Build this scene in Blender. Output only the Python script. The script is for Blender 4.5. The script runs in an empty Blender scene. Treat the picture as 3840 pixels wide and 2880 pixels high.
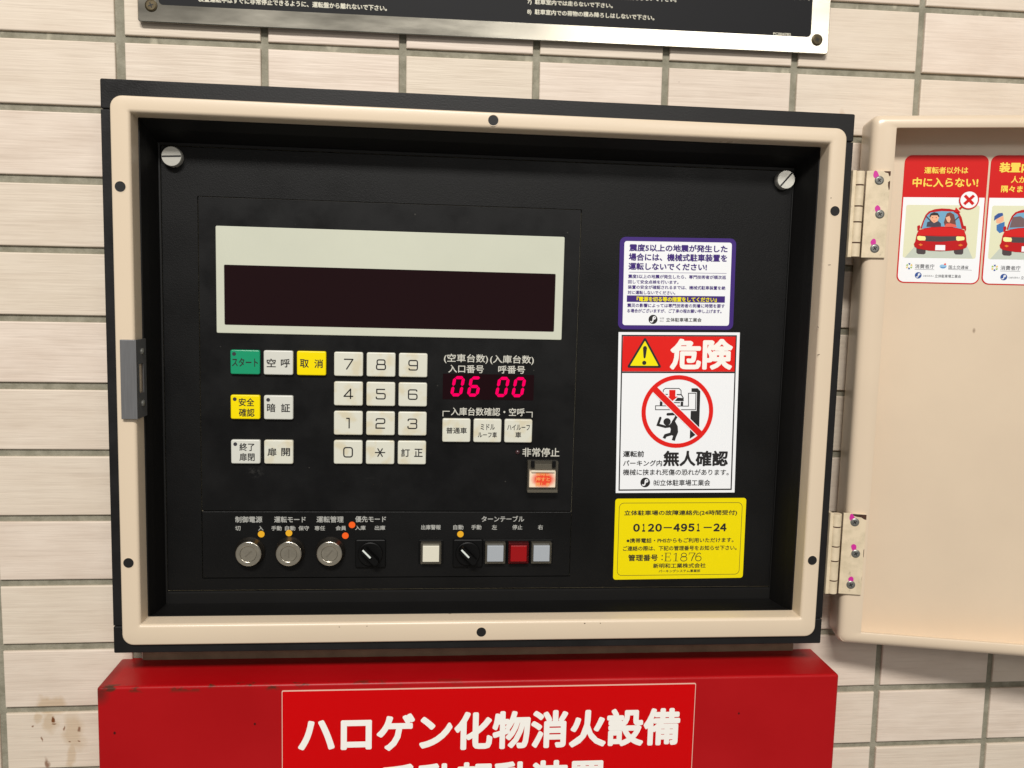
import bpy, math, random
from mathutils import Matrix, Vector
random.seed(7)
SC = bpy.context.scene
COL = SC.collection
R = math.radians

# ------------------------------------------------------------------ camera, world, lamps, exposure
cd = bpy.data.cameras.new('camera'); cam = bpy.data.objects.new('camera', cd); COL.objects.link(cam)
cd.sensor_width = 36; cd.sensor_fit = 'HORIZONTAL'; cd.lens = 3157 / 3840 * 36
cd.clip_start = 0.02; cd.clip_end = 60
cam.matrix_world = Matrix(((0.99557769, -0.00945405, -0.09346488, 0.32542),
                           (-0.09195388, 0.10552234, -0.99015631, -0.64642),
                           (0.01922362, 0.99437199, 0.10418635, -0.22699), (0, 0, 0, 1)))
SC.camera = cam
SC.render.engine = 'CYCLES'
SC.view_settings.view_transform = 'Standard'; SC.view_settings.look = 'None'
SC.view_settings.gamma = 1; SC.view_settings.exposure = 0; SC.view_settings.use_curve_mapping = False
SC.render.resolution_x = 1024; SC.render.resolution_y = 768
wd = bpy.data.worlds.new('World'); SC.world = wd; wd.use_nodes = True
bg = wd.node_tree.nodes['Background']; bg.inputs[0].default_value = (1.0, 0.955, 0.90, 1); bg.inputs[1].default_value = 0.215

def area(name, loc, target, sx, sy, power, col):
    l = bpy.data.lights.new(name, 'AREA'); l.shape = 'RECTANGLE'; l.size = sx; l.size_y = sy
    l.energy = power; l.color = col
    o = bpy.data.objects.new(name, l); COL.objects.link(o); o.location = loc
    o.rotation_euler = (Vector(target) - Vector(loc)).to_track_quat('-Z', 'Y').to_euler()
    return o
area('ceiling_tube_lamp', (0.06, -2.40, 1.64), (0.36, 0, -0.30), 1.2, 0.34, 94, (1.0, 0.97, 0.925))
area('far_ceiling_tube_lamp', (1.55, -3.4, 0.95), (0.5, 0, -0.1), 1.3, 0.45, 15, (1.0, 0.965, 0.91))

# ------------------------------------------------------------------ materials
def lin(c):
    return tuple(((x / 255) / 12.92 if x <= 10 else (((x / 255) + .055) / 1.055) ** 2.4) for x in c) + (1,)
MATS = {}
def nodes_of(name):
    m = bpy.data.materials.new(name); m.use_nodes = True
    return m, m.node_tree, m.node_tree.nodes['Principled BSDF']
def mat(name, rgb, rough=.5, metal=0., spec=.5, vary=0., vscale=40, bump=0., bscale=900, coat=0., emit=None, estr=0., alpha=1., rvar=0., aniso=None):
    if name in MATS: return MATS[name]
    m, t, p = nodes_of(name)
    p.inputs['Base Color'].default_value = lin(rgb); p.inputs['Roughness'].default_value = rough
    p.inputs['Metallic'].default_value = metal; p.inputs['Specular IOR Level'].default_value = spec
    p.inputs['Coat Weight'].default_value = coat; p.inputs['Alpha'].default_value = alpha
    if emit: p.inputs['Emission Color'].default_value = lin(emit); p.inputs['Emission Strength'].default_value = estr
    if vary or bump or rvar:
        g = t.nodes.new('ShaderNodeNewGeometry'); mp = t.nodes.new('ShaderNodeMapping')
        t.links.new(g.outputs['Position'], mp.inputs['Vector'])
        if aniso: mp.inputs['Scale'].default_value = aniso
    if vary or rvar:
        n = t.nodes.new('ShaderNodeTexNoise'); n.inputs['Scale'].default_value = vscale; n.inputs['Detail'].default_value = 5; n.inputs['Roughness'].default_value = .6
        t.links.new(mp.outputs[0], n.inputs['Vector'])
        if vary:
            r = t.nodes.new('ShaderNodeMapRange'); r.inputs[1].default_value = .3; r.inputs[2].default_value = .7
            r.inputs[3].default_value = 1 - vary; r.inputs[4].default_value = 1 + vary * .5
            t.links.new(n.outputs[0], r.inputs[0])
            x = t.nodes.new('ShaderNodeMix'); x.data_type = 'RGBA'; x.blend_type = 'MULTIPLY'; x.inputs[0].default_value = 1
            x.inputs[6].default_value = lin(rgb); t.links.new(r.outputs[0], x.inputs[7]); t.links.new(x.outputs[2], p.inputs['Base Color'])
        if rvar:
            r2 = t.nodes.new('ShaderNodeMapRange'); r2.inputs[1].default_value = .3; r2.inputs[2].default_value = .7
            r2.inputs[3].default_value = max(.03, rough - rvar); r2.inputs[4].default_value = min(1, rough + rvar)
            t.links.new(n.outputs[0], r2.inputs[0]); t.links.new(r2.outputs[0], p.inputs['Roughness'])
    if bump:
        n2 = t.nodes.new('ShaderNodeTexNoise'); n2.inputs['Scale'].default_value = bscale; n2.inputs['Detail'].default_value = 2
        t.links.new(mp.outputs[0], n2.inputs['Vector'])
        b = t.nodes.new('ShaderNodeBump'); b.inputs['Strength'].default_value = bump; b.inputs['Distance'].default_value = .0004
        t.links.new(n2.outputs[0], b.inputs['Height']); t.links.new(b.outputs[0], p.inputs['Normal'])
    MATS[name] = m; return m

class NT:
    """tiny node helper"""
    def __init__(s, name): s.m, s.t, s.p = nodes_of(name)
    def n(s, kind, ins=None, **props):
        x = s.t.nodes.new('ShaderNode' + kind)
        for k, v in props.items(): setattr(x, k, v)
        for k, v in (ins or {}).items():
            if isinstance(v, bpy.types.NodeSocket): s.t.links.new(v, x.inputs[k])
            else: x.inputs[k].default_value = v
        return x
    def mul(s, a, b): return s.n('Math', {0: a, 1: b}, operation='MULTIPLY').outputs[0]
    def add(s, a, b): return s.n('Math', {0: a, 1: b}, operation='ADD').outputs[0]
    def mx(s, a, b): return s.n('Math', {0: a, 1: b}, operation='MAXIMUM').outputs[0]
    def rng(s, x, a, b, c=0., d=1.): return s.n('MapRange', {0: x, 1: a, 2: b, 3: c, 4: d}).outputs[0]
    def mix(s, f, a, b): return s.n('Mix', {0: f, 6: a, 7: b}, data_type='RGBA').outputs[2]
    def link(s, a, sock): s.t.links.new(a, s.p.inputs[sock])
    def noise(s, vec, scale, detail=4, rough=.55): return s.n('TexNoise', {'Vector': vec, 'Scale': scale, 'Detail': detail, 'Roughness': rough}).outputs[0]
    def mapp(s, vec, scale, loc=(0, 0, 0)): return s.n('Mapping', {0: vec, 1: loc, 3: scale}).outputs[0]
    def spot(s, pos, c, rx, rz, soft=.35):
        """soft-edged elliptical mask on the wall around world point c=(x,z)"""
        v = s.n('Mapping', {0: pos, 1: (-c[0] / rx, 0, -c[1] / rz), 3: (1 / rx, 0, 1 / rz)}).outputs[0]
        l = s.n('VectorMath', {0: v}, operation='LENGTH').outputs[1]
        return s.rng(l, 1, 1 - soft)

def tile_material():
    k = NT('ribbed_tile_glaze')
    geo = k.n('NewGeometry').outputs['Position']; oi = k.n('ObjectInfo').outputs['Random']
    off = k.n('CombineXYZ', {0: k.mul(oi, 37.), 1: k.mul(oi, 11.), 2: k.mul(oi, 23.)}).outputs[0]
    rib = k.n('VectorMath', {0: k.mapp(geo, (15, 1, 400)), 1: off}, operation='ADD').outputs[0]
    h1 = k.noise(rib, 1., 2, .5)
    h2 = k.noise(k.n('VectorMath', {0: k.mapp(geo, (45, 1, 800)), 1: off}, operation='ADD').outputs[0], 1., 2)
    h = k.add(k.mul(h1, 1.), k.mul(h2, .55))
    cl = k.noise(k.n('VectorMath', {0: k.mapp(geo, (22, 22, 60)), 1: off}, operation='ADD').outputs[0], 1., 4)
    base = k.mix(k.rng(cl, .3, .75), lin((219, 202, 186)), lin((233, 218, 203)))
    base = k.mix(k.rng(oi, 0, 1, 0, .45), base, lin((214, 203, 180)))
    base = k.mix(k.rng(h, .76, .52, 0, .20), base, lin((182, 162, 144)))           # darker tone in the combed lines
    # dirt specks
    sp = k.n('TexVoronoi', {'Vector': k.n('VectorMath', {0: geo, 1: k.mapp(off, (.01, .01, .01))}, operation='ADD').outputs[0], 'Scale': 19.}).outputs['Distance']
    base = k.mix(k.rng(sp, .028, .015, 0, .7), base, lin((92, 60, 40)))
    # brown run marks on the lower left tiles
    warp = k.n('VectorMath', {0: geo, 1: k.mapp(k.n('TexNoise', {'Vector': geo, 'Scale': 60., 'Detail': 3.}).outputs[1], (.016, 0, .016), (-.008, 0, -.008))}, operation='ADD').outputs[0]
    st = k.spot(warp, (.036, -.546), .012, .010)
    for c, a, b in (((.052, -.568), .011, .020), ((.034, -.560), .005, .012), ((.050, -.588), .004, .016), ((.026, -.556), .004, .004)):
        st = k.mx(st, k.mul(k.spot(warp, c, a, b, .5), .85))
    base = k.mix(k.mul(st, .55), base, lin((186, 158, 118)))
    dr = k.spot(warp, (.0365, -.5585), .0018, .0028)
    for c, a, b in (((.0215, -.5605), .0016, .001), ((.0275, -.574), .001, .0028), ((.0485, -.5767), .0014, .0012), ((.0565, -.5755), .0012, .0012), ((.0365, -.5625), .0012, .0012), ((.043, -.5665), .001, .0022), ((.0575, -.5655), .002, .002), ((.031, -.5905), .0026, .005)):
        dr = k.mx(dr, k.mul(k.spot(warp, c, a, b, .6), .8))
    base = k.mix(dr, base, lin((118, 72, 40)))
    # rust weep beside the hinge side of the cabinet
    wp = k.mul(k.spot(warp, (.6400, -.086), .0030, .010, .8), .5)
    base = k.mix(wp, base, lin((176, 128, 70)))
    k.link(base, 'Base Color')
    k.link(k.rng(cl, .3, .7, .40, .52), 'Roughness')
    k.p.inputs['Specular IOR Level'].default_value = .3
    b = k.n('Bump', {'Strength': .36, 'Distance': .0007, 'Height': h}).outputs[0]
    k.link(b, 'Normal'); return k.m

def grout_material():
    k = NT('grey_green_grout')
    geo = k.n('NewGeometry').outputs['Position']
    n = k.noise(geo, 90., 6, .65); n2 = k.noise(geo, 700., 3)
    base = k.mix(k.rng(n, .35, .68), lin((128, 124, 107)), lin((158, 153, 136)))
    lime = k.mul(k.rng(k.noise(k.mapp(geo, (70, 1, 40)), 1., 2), .60, .66), k.rng(k.n('SeparateXYZ', {0: geo}).outputs[2], -.075, -.045))
    base = k.mix(k.mul(lime, .75), base, lin((186, 180, 160)))
    k.link(base, 'Base Color'); k.p.inputs['Roughness'].default_value = .9
    k.link(k.n('Bump', {'Strength': .6, 'Distance': .0006, 'Height': n2}).outputs[0], 'Normal'); return k.m

def red_paint_material():
    k = NT('worn_red_paint')
    obj = k.n('TexCoord').outputs['Object']; sx = k.n('SeparateXYZ', {0: obj})
    n = k.noise(obj, 9., 5); fine = k.noise(obj, 650., 2)
    base = k.mix(k.rng(n, .3, .7), lin((166, 8, 14)), lin((178, 14, 20)))
    # paint rubbed through and rust along the top arris, left half
    edge = k.rng(k.n('Math', {0: k.add(sx.outputs[2], .2325)}, operation='ABSOLUTE').outputs[0], .0048, .0015)
    edge = k.mul(edge, k.rng(k.n('Math', {0: k.add(sx.outputs[1], .0460)}, operation='ABSOLUTE').outputs[0], .0042, .0012))
    ch = k.rng(k.noise(k.mapp(obj, (60, 60, 120)), 1., 3, .6), .53, .60)
    left = k.rng(sx.outputs[0], .06, -.10)
    base = k.mix(k.mul(k.mul(edge, ch), left), base, lin((78, 42, 26)))
    cor = k.mul(k.spot(obj, (-.228, -.237), .008, .010, .8), .75)
    base = k.mix(cor, base, lin((84, 34, 28)))
    for c, r in (((-.199, -.300), .0022), ((-.2185, -.2665), .0011), ((-.12, -.262), .0010), ((.244, -.262), .0009)):
        base = k.mix(k.spot(obj, c, r, r * 1.3, .5), base, lin((60, 18, 16)))
    k.p.inputs['Specular IOR Level'].default_value = .28
    k.link(base, 'Base Color'); k.link(k.rng(n, .3, .7, .30, .42), 'Roughness')
    k.link(k.n('Bump', {'Strength': .12, 'Distance': .0003, 'Height': fine}).outputs[0], 'Normal'); return k.m

def cream_material(name, rgb, grime=.35, specks=True):
    k = NT(name)
    obj = k.n('TexCoord').outputs['Object']
    n = k.noise(obj, 7., 5); fine = k.noise(obj, 520., 2)
    d = tuple(int(c * .93) for c in rgb)
    base = k.mix(k.rng(n, .3, .7, 0, grime), lin(rgb), lin(d))
    if specks:
        v = k.n('TexVoronoi', {'Vector': k.mapp(obj, (1, 1, .55)), 'Scale': 24.}).outputs['Distance']
        base = k.mix(k.rng(v, .04, .02, 0, .7), base, lin((96, 64, 40)))
    k.link(base, 'Base Color'); k.link(k.rng(n, .3, .7, .26, .38), 'Roughness')
    k.link(k.n('Bump', {'Strength': .10, 'Distance': .0003, 'Height': fine}).outputs[0], 'Normal'); return k.m

def hinge_paint_material():
    k = NT('chipped_cream_hinge_paint')
    obj = k.n('TexCoord').outputs['Object']
    n = k.noise(obj, 120., 5, .65); m2 = k.noise(k.mapp(obj, (1, 1, .5)), 300., 4)
    base = k.mix(k.rng(n, .4, .65), lin((226, 208, 178)), lin((208, 192, 162)))
    base = k.mix(k.rng(n, .69, .75, 0, .9), base, lin((92, 58, 34)))
    base = k.mix(k.rng(m2, .66, .76, 0, .35), base, lin((128, 112, 92)))
    k.link(base, 'Base Color'); k.p.inputs['Roughness'].default_value = .42; return k.m

def key_material(name, a, b):
    k = NT(name)
    geo = k.n('NewGeometry').outputs['Position']
    base = k.mix(k.rng(k.noise(geo, 95., 4, .5), .50, .66), lin(a), lin(b))
    k.link(base, 'Base Color'); k.p.inputs['Roughness'].default_value = .34; return k.m

def worn_lens_material():
    """white lens, its red print rubbed away round the edges"""
    k = NT('worn_red_print_on_white_lens')
    obj = k.n('TexCoord').outputs['Object']
    w = k.n('VectorMath', {0: obj, 1: k.mapp(k.n('TexNoise', {'Vector': obj, 'Scale': 500., 'Detail': 3.}).outputs[1], (.002, 0, .002), (-.001, 0, -.001))}, operation='ADD').outputs[0]
    f = k.spot(w, (.0916, -.0871), .0104, .0074, .45)
    base = k.mix(f, lin((250, 228, 200)), lin((238, 74, 44)))
    k.link(base, 'Base Color'); k.p.inputs['Roughness'].default_value = .3; return k.m

def fascia_material():
    k = NT('worn_black_fascia')
    obj = k.n('TexCoord').outputs['Object']
    n = k.noise(obj, 13., 5, .6); fine = k.noise(obj, 1500., 2)
    base = k.mix(k.rng(n, .3, .7), lin((9, 9, 10)), lin((15, 15, 15)))
    v = k.n('TexVoronoi', {'Vector': obj, 'Scale': 95.}).outputs['Distance']
    dust = k.mul(k.rng(v, .06, .03), k.rng(k.noise(obj, 20., 2), .52, .62))
    base = k.mix(k.mul(dust, .55), base, lin((120, 116, 108)))
    rub = k.mul(k.spot(obj, (-.127, -.0835), .008, .0055, .7), k.rng(k.noise(obj, 420., 3, .6), .48, .60))
    for c, a, b in (((-.0345, -.088), .03, .006), ((-.11, .106), .05, .006)):
        rub = k.mx(rub, k.mul(k.spot(obj, c, a, b, .9), k.mul(k.rng(k.noise(k.mapp(obj, (60, 1, 500)), 1., 3), .58, .70), .3)))
    base = k.mix(k.mul(rub, .16), base, lin((96, 94, 90)))
    k.link(base, 'Base Color'); k.p.inputs['Specular IOR Level'].default_value = .25
    k.link(k.rng(k.noise(obj, 32., 4, .6), .3, .7, .30, .54), 'Roughness')
    k.link(k.n('Bump', {'Strength': .2, 'Distance': .0003, 'Height': fine}).outputs[0], 'Normal'); return k.m

M_tile = tile_material(); M_grout = grout_material(); M_red = red_paint_material()
M_cream = cream_material('cream_enamel', (225, 206, 180)); M_door = cream_material('cream_door_enamel', (225, 205, 179), .7)
M_hinge = hinge_paint_material(); M_lens = worn_lens_material()
M_house = mat('black_housing_paint', (25, 24, 24), .45, spec=.32, rvar=.1, vary=.25, vscale=30, bump=.25, bscale=900)
M_liner = mat('black_recess_paint', (12, 11, 10), .55, spec=.3, vary=.2)
M_panel = mat('black_control_panel_plastic', (11, 11, 11), .46, spec=.24, rvar=.10, vary=.3, vscale=11, bump=.3, bscale=1600)
M_fascia = fascia_material()
M_gap = mat('panel_gap_black', (9, 9, 9), .7)
M_white = mat('grey_white_display_bezel', (205, 207, 189), .45, spec=.35, vary=.04, vscale=12)
M_glass = mat('smoked_maroon_display', (27, 7, 11), .06, spec=.35)
M_ledw = mat('led_window_plastic', (26, 3, 8), .2, spec=.25)
M_led = mat('lit_led_segment', (10, 0, 4), .5, emit=(255, 0, 92), estr=1.1, spec=0.)
M_keyw = key_material('ivory_key_plastic', (219, 218, 203), (214, 206, 180))
M_keyc = mat('clean_white_key_plastic', (214, 214, 204), .34)
M_keyy = mat('yellow_key_plastic', (246, 222, 4), .3, spec=.25)
M_keyg = mat('green_key_plastic', (24, 150, 106), .25)
M_ink = mat('black_ink', (28, 26, 26), .5)
M_dot = mat('dark_indicator', (58, 56, 62), .3)
M_print = mat('pale_panel_print', (204, 202, 190), .55)
M_print2 = mat('dim_panel_print', (170, 170, 164), .55)
M_chrome = mat('bright_screw_metal', (214, 212, 202), .3, metal=.5, vary=.06, vscale=120)
M_lock = mat('dull_nickel', (150, 144, 130), .36, metal=.55, vary=.15, vscale=200)
M_lockd = mat('dull_nickel_side', (112, 106, 98), .42, metal=1., vary=.2, vscale=300)
M_steel = mat('brushed_steel', (118, 118, 119), .42, metal=.35, vary=.12, vscale=60, aniso=(20, 1, 1))
M_alu = mat('brushed_aluminium', (182, 177, 164), .21, metal=1., vary=.10, vscale=9, rvar=.05, aniso=(1, 1, 5))
M_knob = mat('black_knob_plastic', (6, 6, 6), .45, spec=.22)
M_wline = mat('white_pointer_paint', (225, 232, 226), .4)
M_clear = mat('smoky_clear_plastic', (120, 114, 100), .15, alpha=.33, spec=.6)
M_btnw = mat('warm_white_lens', (222, 218, 200), .3)
M_btng = mat('grey_white_lens', (168, 174, 180), .3)
M_btnr = mat('dark_red_lens', (150, 2, 8), .3)
M_purple = mat('purple_print', (66, 42, 120), .4, spec=.25)
M_paper = mat('white_sticker_film', (244, 246, 248), .34)
M_dred = mat('danger_red_print', (226, 32, 26), .38, spec=.25)
M_syel = mat('warning_yellow_print', (246, 232, 10), .38, spec=.25)
M_yel = mat('yellow_sticker_film', (240, 220, 0), .34, spec=.25)
M_doty = mat('amber_dot_sticker', (236, 176, 32), .45)
M_doto = mat('orange_dot_sticker', (250, 96, 16), .45)
M_sign = mat('glossy_sign_red', (206, 0, 4), .22, spec=.22)
M_signw = mat('sign_white', (250, 247, 240), .4)
M_plateb = mat('notice_black', (26, 26, 28), .6, spec=.2)
M_platet = mat('notice_lettering', (208, 203, 184), .5)
M_screwd = mat('dirty_brass_screw', (88, 78, 58), .45, metal=.8, vary=.4, vscale=400)
M_zinc = mat('zinc_screw', (136, 136, 130), .38, metal=.6, vary=.25, vscale=500)
M_pink = mat('pink_marker_paint', (205, 40, 150), .5)
M_rust = mat('rust_brown', (74, 44, 28), .8, vary=.4, vscale=300)
M_seal = mat('pale_sealant', (196, 186, 158), .6, vary=.15, vscale=60)
M_mortar = mat('brown_grey_mortar', (150, 128, 104), .85, vary=.3, vscale=50, bump=.6, bscale=500)
M_holed = mat('hole_black', (12, 11, 11), .6)
flat = lambda n, c, r=.4: mat(n, c, r)

# ------------------------------------------------------------------ geometry helpers (all in mm: u right, v up, d out of the wall)
def P3(u, v, d): return (u * .001, -d * .001, v * .001)
def rr(u0, u1, v0, v1, r=0., n=4):
    if r <= 0: return [(u0, v0), (u1, v0), (u1, v1), (u0, v1)]
    out = []
    for cx, cy, a0 in ((u1 - r, v0 + r, -90), (u1 - r, v1 - r, 0), (u0 + r, v1 - r, 90), (u0 + r, v0 + r, 180)):
        for i in range(n + 1):
            a = R(a0 + 90 * i / n); out.append((cx + r * math.cos(a), cy + r * math.sin(a)))
    return out
def circ(u, v, r, n=24, ry=None):
    return [(u + r * math.cos(2 * math.pi * i / n), v + (ry or r) * math.sin(2 * math.pi * i / n)) for i in range(n)]
def rot2(pts, ang, c=(0, 0)):
    a = R(ang); co, si = math.cos(a), math.sin(a)
    return [(c[0] + (x - c[0]) * co - (y - c[1]) * si, c[1] + (x - c[0]) * si + (y - c[1]) * co) for x, y in pts]
TXT = {}
def text2d(s, off):
    key = (s, off)
    if key not in TXT:
        c = bpy.data.curves.new('t', 'FONT'); c.body = s; c.offset = off; c.resolution_u = 3
        o = bpy.data.objects.new('t', c); COL.objects.link(o)
        bpy.context.view_layer.update()
        m = bpy.data.meshes.new_from_object(o.evaluated_get(bpy.context.evaluated_depsgraph_get()))
        V = [(v.co.x, v.co.y) for v in m.vertices]; F = [tuple(p.vertices) for p in m.polygons]
        bpy.data.objects.remove(o); bpy.data.curves.remove(c); bpy.data.meshes.remove(m)
        xs = [v[0] for v in V]; ys = [v[1] for v in V]
        TXT[key] = (V, F, min(xs), max(xs), min(ys), max(ys))
    return TXT[key]

class MB:
    def __init__(s): s.v = []; s.f = []; s.mi = []; s.mats = []
    def slot(s, m):
        if m is None: return 0
        if m not in s.mats: s.mats.append(m)
        return s.mats.index(m)
    def face(s, idx, mi=0): s.f.append(tuple(idx)); s.mi.append(mi)
    def poly(s, pts, d, m=None):
        b = len(s.v); s.v += [P3(x, y, d) for x, y in pts]
        a = sum(pts[i][0] * pts[(i + 1) % len(pts)][1] - pts[(i + 1) % len(pts)][0] * pts[i][1] for i in range(len(pts)))
        idx = list(range(b, b + len(pts)))
        s.face(idx if a > 0 else idx[::-1], s.slot(m)); return s
    def loft(s, loops, cap=True, back=False, m=None):
        n = len(loops[0][0]); b = len(s.v); mi = s.slot(m)
        for pts, d in loops: s.v += [P3(x, y, d) for x, y in pts]
        for k in range(len(loops) - 1):
            for i in range(n):
                j = (i + 1) % n
                s.face((b + k * n + i, b + k * n + j, b + (k + 1) * n + j, b + (k + 1) * n + i), mi)
        if cap:
            c = len(s.v); s.v += [P3(x, y, loops[-1][1]) for x, y in loops[-1][0]]; s.face(range(c, c + n), mi)
        if back: s.face([b + i for i in range(n)][::-1], mi)
        return s
    def slab(s, u0, u1, v0, v1, d0, d1, r=0., bev=0., n=4, m=None, back=True, steps=2):
        L = [(rr(u0, u1, v0, v1, r, n), d0)]
        if bev > 0:
            for i in range(steps + 1):
                a = R(90 * i / steps); q = bev * (1 - math.cos(a))
                L.append((rr(u0 + q, u1 - q, v0 + q, v1 - q, max(r - q, .05) if r > 0 else 0, n), d1 - bev + bev * math.sin(a)))
        else: L.append((rr(u0, u1, v0, v1, r, n), d1))
        return s.loft(L, True, back, m)
    def cyl(s, u, v, prof, n=28, cap=True, m=None):
        return s.loft([(circ(u, v, r, n), d) for r, d in prof], cap, False, m)
    def ring(s, u, v, r0, r1, d, n=48, m=None): return s.loft([(circ(u, v, r1, n), d), (circ(u, v, r0, n), d)], False, False, m)
    def frame(s, u0, u1, v0, v1, w, d, r=0., m=None, n=4):
        return s.loft([(rr(u0, u1, v0, v1, r, n), d), (rr(u0 + w, u1 - w, v0 + w, v1 - w, max(r - w, .05) if r > 0 else 0, n), d)], False, False, m)
    def stroke(s, pts, w, d, closed=False, cap=False, m=None):
        n = len(pts); Ls = []; Rs = []
        def nrm(a, b):
            dx, dy = b[0] - a[0], b[1] - a[1]; l = math.hypot(dx, dy) or 1; return (-dy / l, dx / l)
        for i in range(n):
            if closed: n0 = nrm(pts[i - 1], pts[i]); n1 = nrm(pts[i], pts[(i + 1) % n])
            else:
                n0 = nrm(pts[i - 1], pts[i]) if i > 0 else nrm(pts[0], pts[1]); n1 = nrm(pts[i], pts[i + 1]) if i < n - 1 else n0
            mx, my = n0[0] + n1[0], n0[1] + n1[1]; l2 = max(mx * mx + my * my, .35)
            k = w / l2
            Ls.append((pts[i][0] + mx * k, pts[i][1] + my * k)); Rs.append((pts[i][0] - mx * k, pts[i][1] - my * k))
        for i in range(n if closed else n - 1):
            j = (i + 1) % n
            s.poly([Rs[i], Rs[j], Ls[j], Ls[i]], d, m)
        if cap and not closed:
            for (p, q, a, b) in ((pts[0], pts[1], Ls[0], Rs[0]), (pts[-1], pts[-2], Rs[-1], Ls[-1])):
                a0 = math.atan2(a[1] - p[1], a[0] - p[0])
                s.poly([(p[0] + w / 2 * math.cos(a0 + math.pi * i / 6), p[1] + w / 2 * math.sin(a0 + math.pi * i / 6)) for i in range(7)], d, m)
        return s
    def text(s, t, u, v, w, h, ang=0., d=0., off=0., m=None, left=False, shear=0.):
        V, F, x0, x1, y0, y1 = text2d(t, 0); mi = s.slot(m)
        x0 -= off; x1 += off; y0 -= off; y1 += off
        nb = 0 if off <= 0 else 4 if off < .01 else 6 if off < .03 else 16
        sh = [(0, 0)] + [(off * math.cos(2 * math.pi * i / nb + .4), off * math.sin(2 * math.pi * i / nb + .4)) for i in range(nb)]
        sy = h / (y1 - y0); sx = (w / (x1 - x0)) if w else sy
        a = R(ang); co, si = math.cos(a), math.sin(a); cx = x0 if left else (x0 + x1) / 2
        for kk, (ox, oy) in enumerate(sh):
            b = len(s.v)
            for x, y in V:
                px, py = (x + ox - cx) * sx, (y + oy - (y0 + y1) / 2) * sy
                px += shear * py
                s.v.append(P3(u + px * co - py * si, v + px * si + py * co, d + .003 * kk))
            for f in F: s.face([b + i for i in f], mi)
        return s
    def build(s, name, m=None, parent=None, smooth=None, loc=None):
        me = bpy.data.meshes.new(name); me.from_pydata(s.v, [], s.f)
        ms = s.mats or [m]
        for q in ms: me.materials.append(q)
        if len(ms) > 1: me.polygons.foreach_set('material_index', s.mi)
        if smooth:
            me.polygons.foreach_set('use_smooth', [True] * len(me.polygons)); me.set_sharp_from_angle(angle=R(smooth))
        me.update()
        o = bpy.data.objects.new(name, me); COL.objects.link(o)
        if parent: o.parent = parent
        if loc: o.location = P3(*loc)
        return o

def tag(o, label=None, cat=None, group=None, kind=None):
    for k, v in (('label', label), ('category', cat), ('group', group), ('kind', kind)):
        if v: o[k] = v
    return o
CAB = Matrix.Translation((.32, 0, -.28)) @ Matrix.Rotation(R(.35), 4, 'Y')      # the cabinet hangs a third of a degree off the tile courses
def empty(name, M, label, cat, group=None):
    o = bpy.data.objects.new(name, None); COL.objects.link(o); o.empty_display_size = .02
    o.matrix_world = M; return tag(o, label, cat, group)
def L(parent, s, u, v, w, h, d, m, ang=0., off=0., left=False, name='lettering', shear=0.):
    return MB().text(s, u, v, w, h, ang, d, off, left=left, shear=shear).build(name, m, parent)

# ------------------------------------------------------------------ wall of combed tiles
g = MB(); g.slab(-260, 1150, -900, 300, -40, -2.2)
wall = g.build('wall', M_grout); tag(wall, 'wall of cream ribbed tiles with grey green grout', None, None, 'structure')
VX = {i: .1 * i for i in range(-3, 12)}
for i, e in {1: .0005, 2: .0014, 3: .0009, 4: .0001, 5: -.001, 6: -.0001, 7: .0003}.items(): VX[i] += e
GW = {i: .0052 for i in VX}; GW[1] = .0068
tm = MB(); tm.loft([(rr(-50, 50, -22.4, 22.4), -6), (rr(-50, 50, -22.4, 22.4), -.9), (rr(-49.7, 49.7, -22.1, 22.1), -.25), (rr(-49.1, 49.1, -21.5, 21.5), 0)])
tmesh = None
for i in range(-2, 11):
    for j in range(-3, 15):
        x0 = VX[i] + GW[i] / 2; x1 = VX[i + 1] - GW[i + 1] / 2; zc = -.05 * j - .025
        if x0 > .13 and x1 < .59 and -.46 < zc < -.11: continue                   # wholly behind the cabinet
        if x0 > .11 and x1 < .62 and zc < -.54: continue                          # wholly behind the red box
        if tmesh is None: t = tm.build('tile', M_tile, wall); tmesh = t.data
        else:
            t = bpy.data.objects.new('tile', tmesh); COL.objects.link(t); t.parent = wall
        t.location = ((x0 + x1) / 2, random.uniform(-.00025, .00025), zc + random.uniform(-.0003, .0003))
        t.scale = ((x1 - x0) / .1, 1, random.uniform(.994, 1.004)); t.rotation_euler = (R(random.uniform(-.12, .12)), R(random.uniform(-.12, .12)), R(random.uniform(-.12, .12)))

# ------------------------------------------------------------------ the control cabinet
cab = empty('control_cabinet', CAB, 'open black control cabinet with cream inner frame, keypad and pale display strip', 'control cabinet')
U0, U1, V0, V1 = -220.4, 309.5, -210.0, 191.7
MB().slab(-222.6, 311.3, -211.2, 193.6, -2, 3.2, 1.0, .8).build('sealant', M_seal, cab)
MB().slab(-213, 305, -232.5, -211.4, -2, 2.4).build('mortar_strip', M_mortar, cab)
MB().slab(U0, U1, 171.9, V1, 3.3, 40, 1.2, .8).build('housing_rail', M_house, cab, 40)
MB().slab(U0, U1, V0, -189.9, 3.3, 40, 1.2, .8).build('housing_rail', M_house, cab, 40)
MB().slab(U0, -201.6, -189.5, 171.5, 3.3, 39.9, .4, .5).build('housing_side', M_house, cab, 40)
MB().slab(291.8, U1, -189.5, 171.5, 3.3, 39.9, .4, .5).build('housing_side', M_house, cab, 40)
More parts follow.
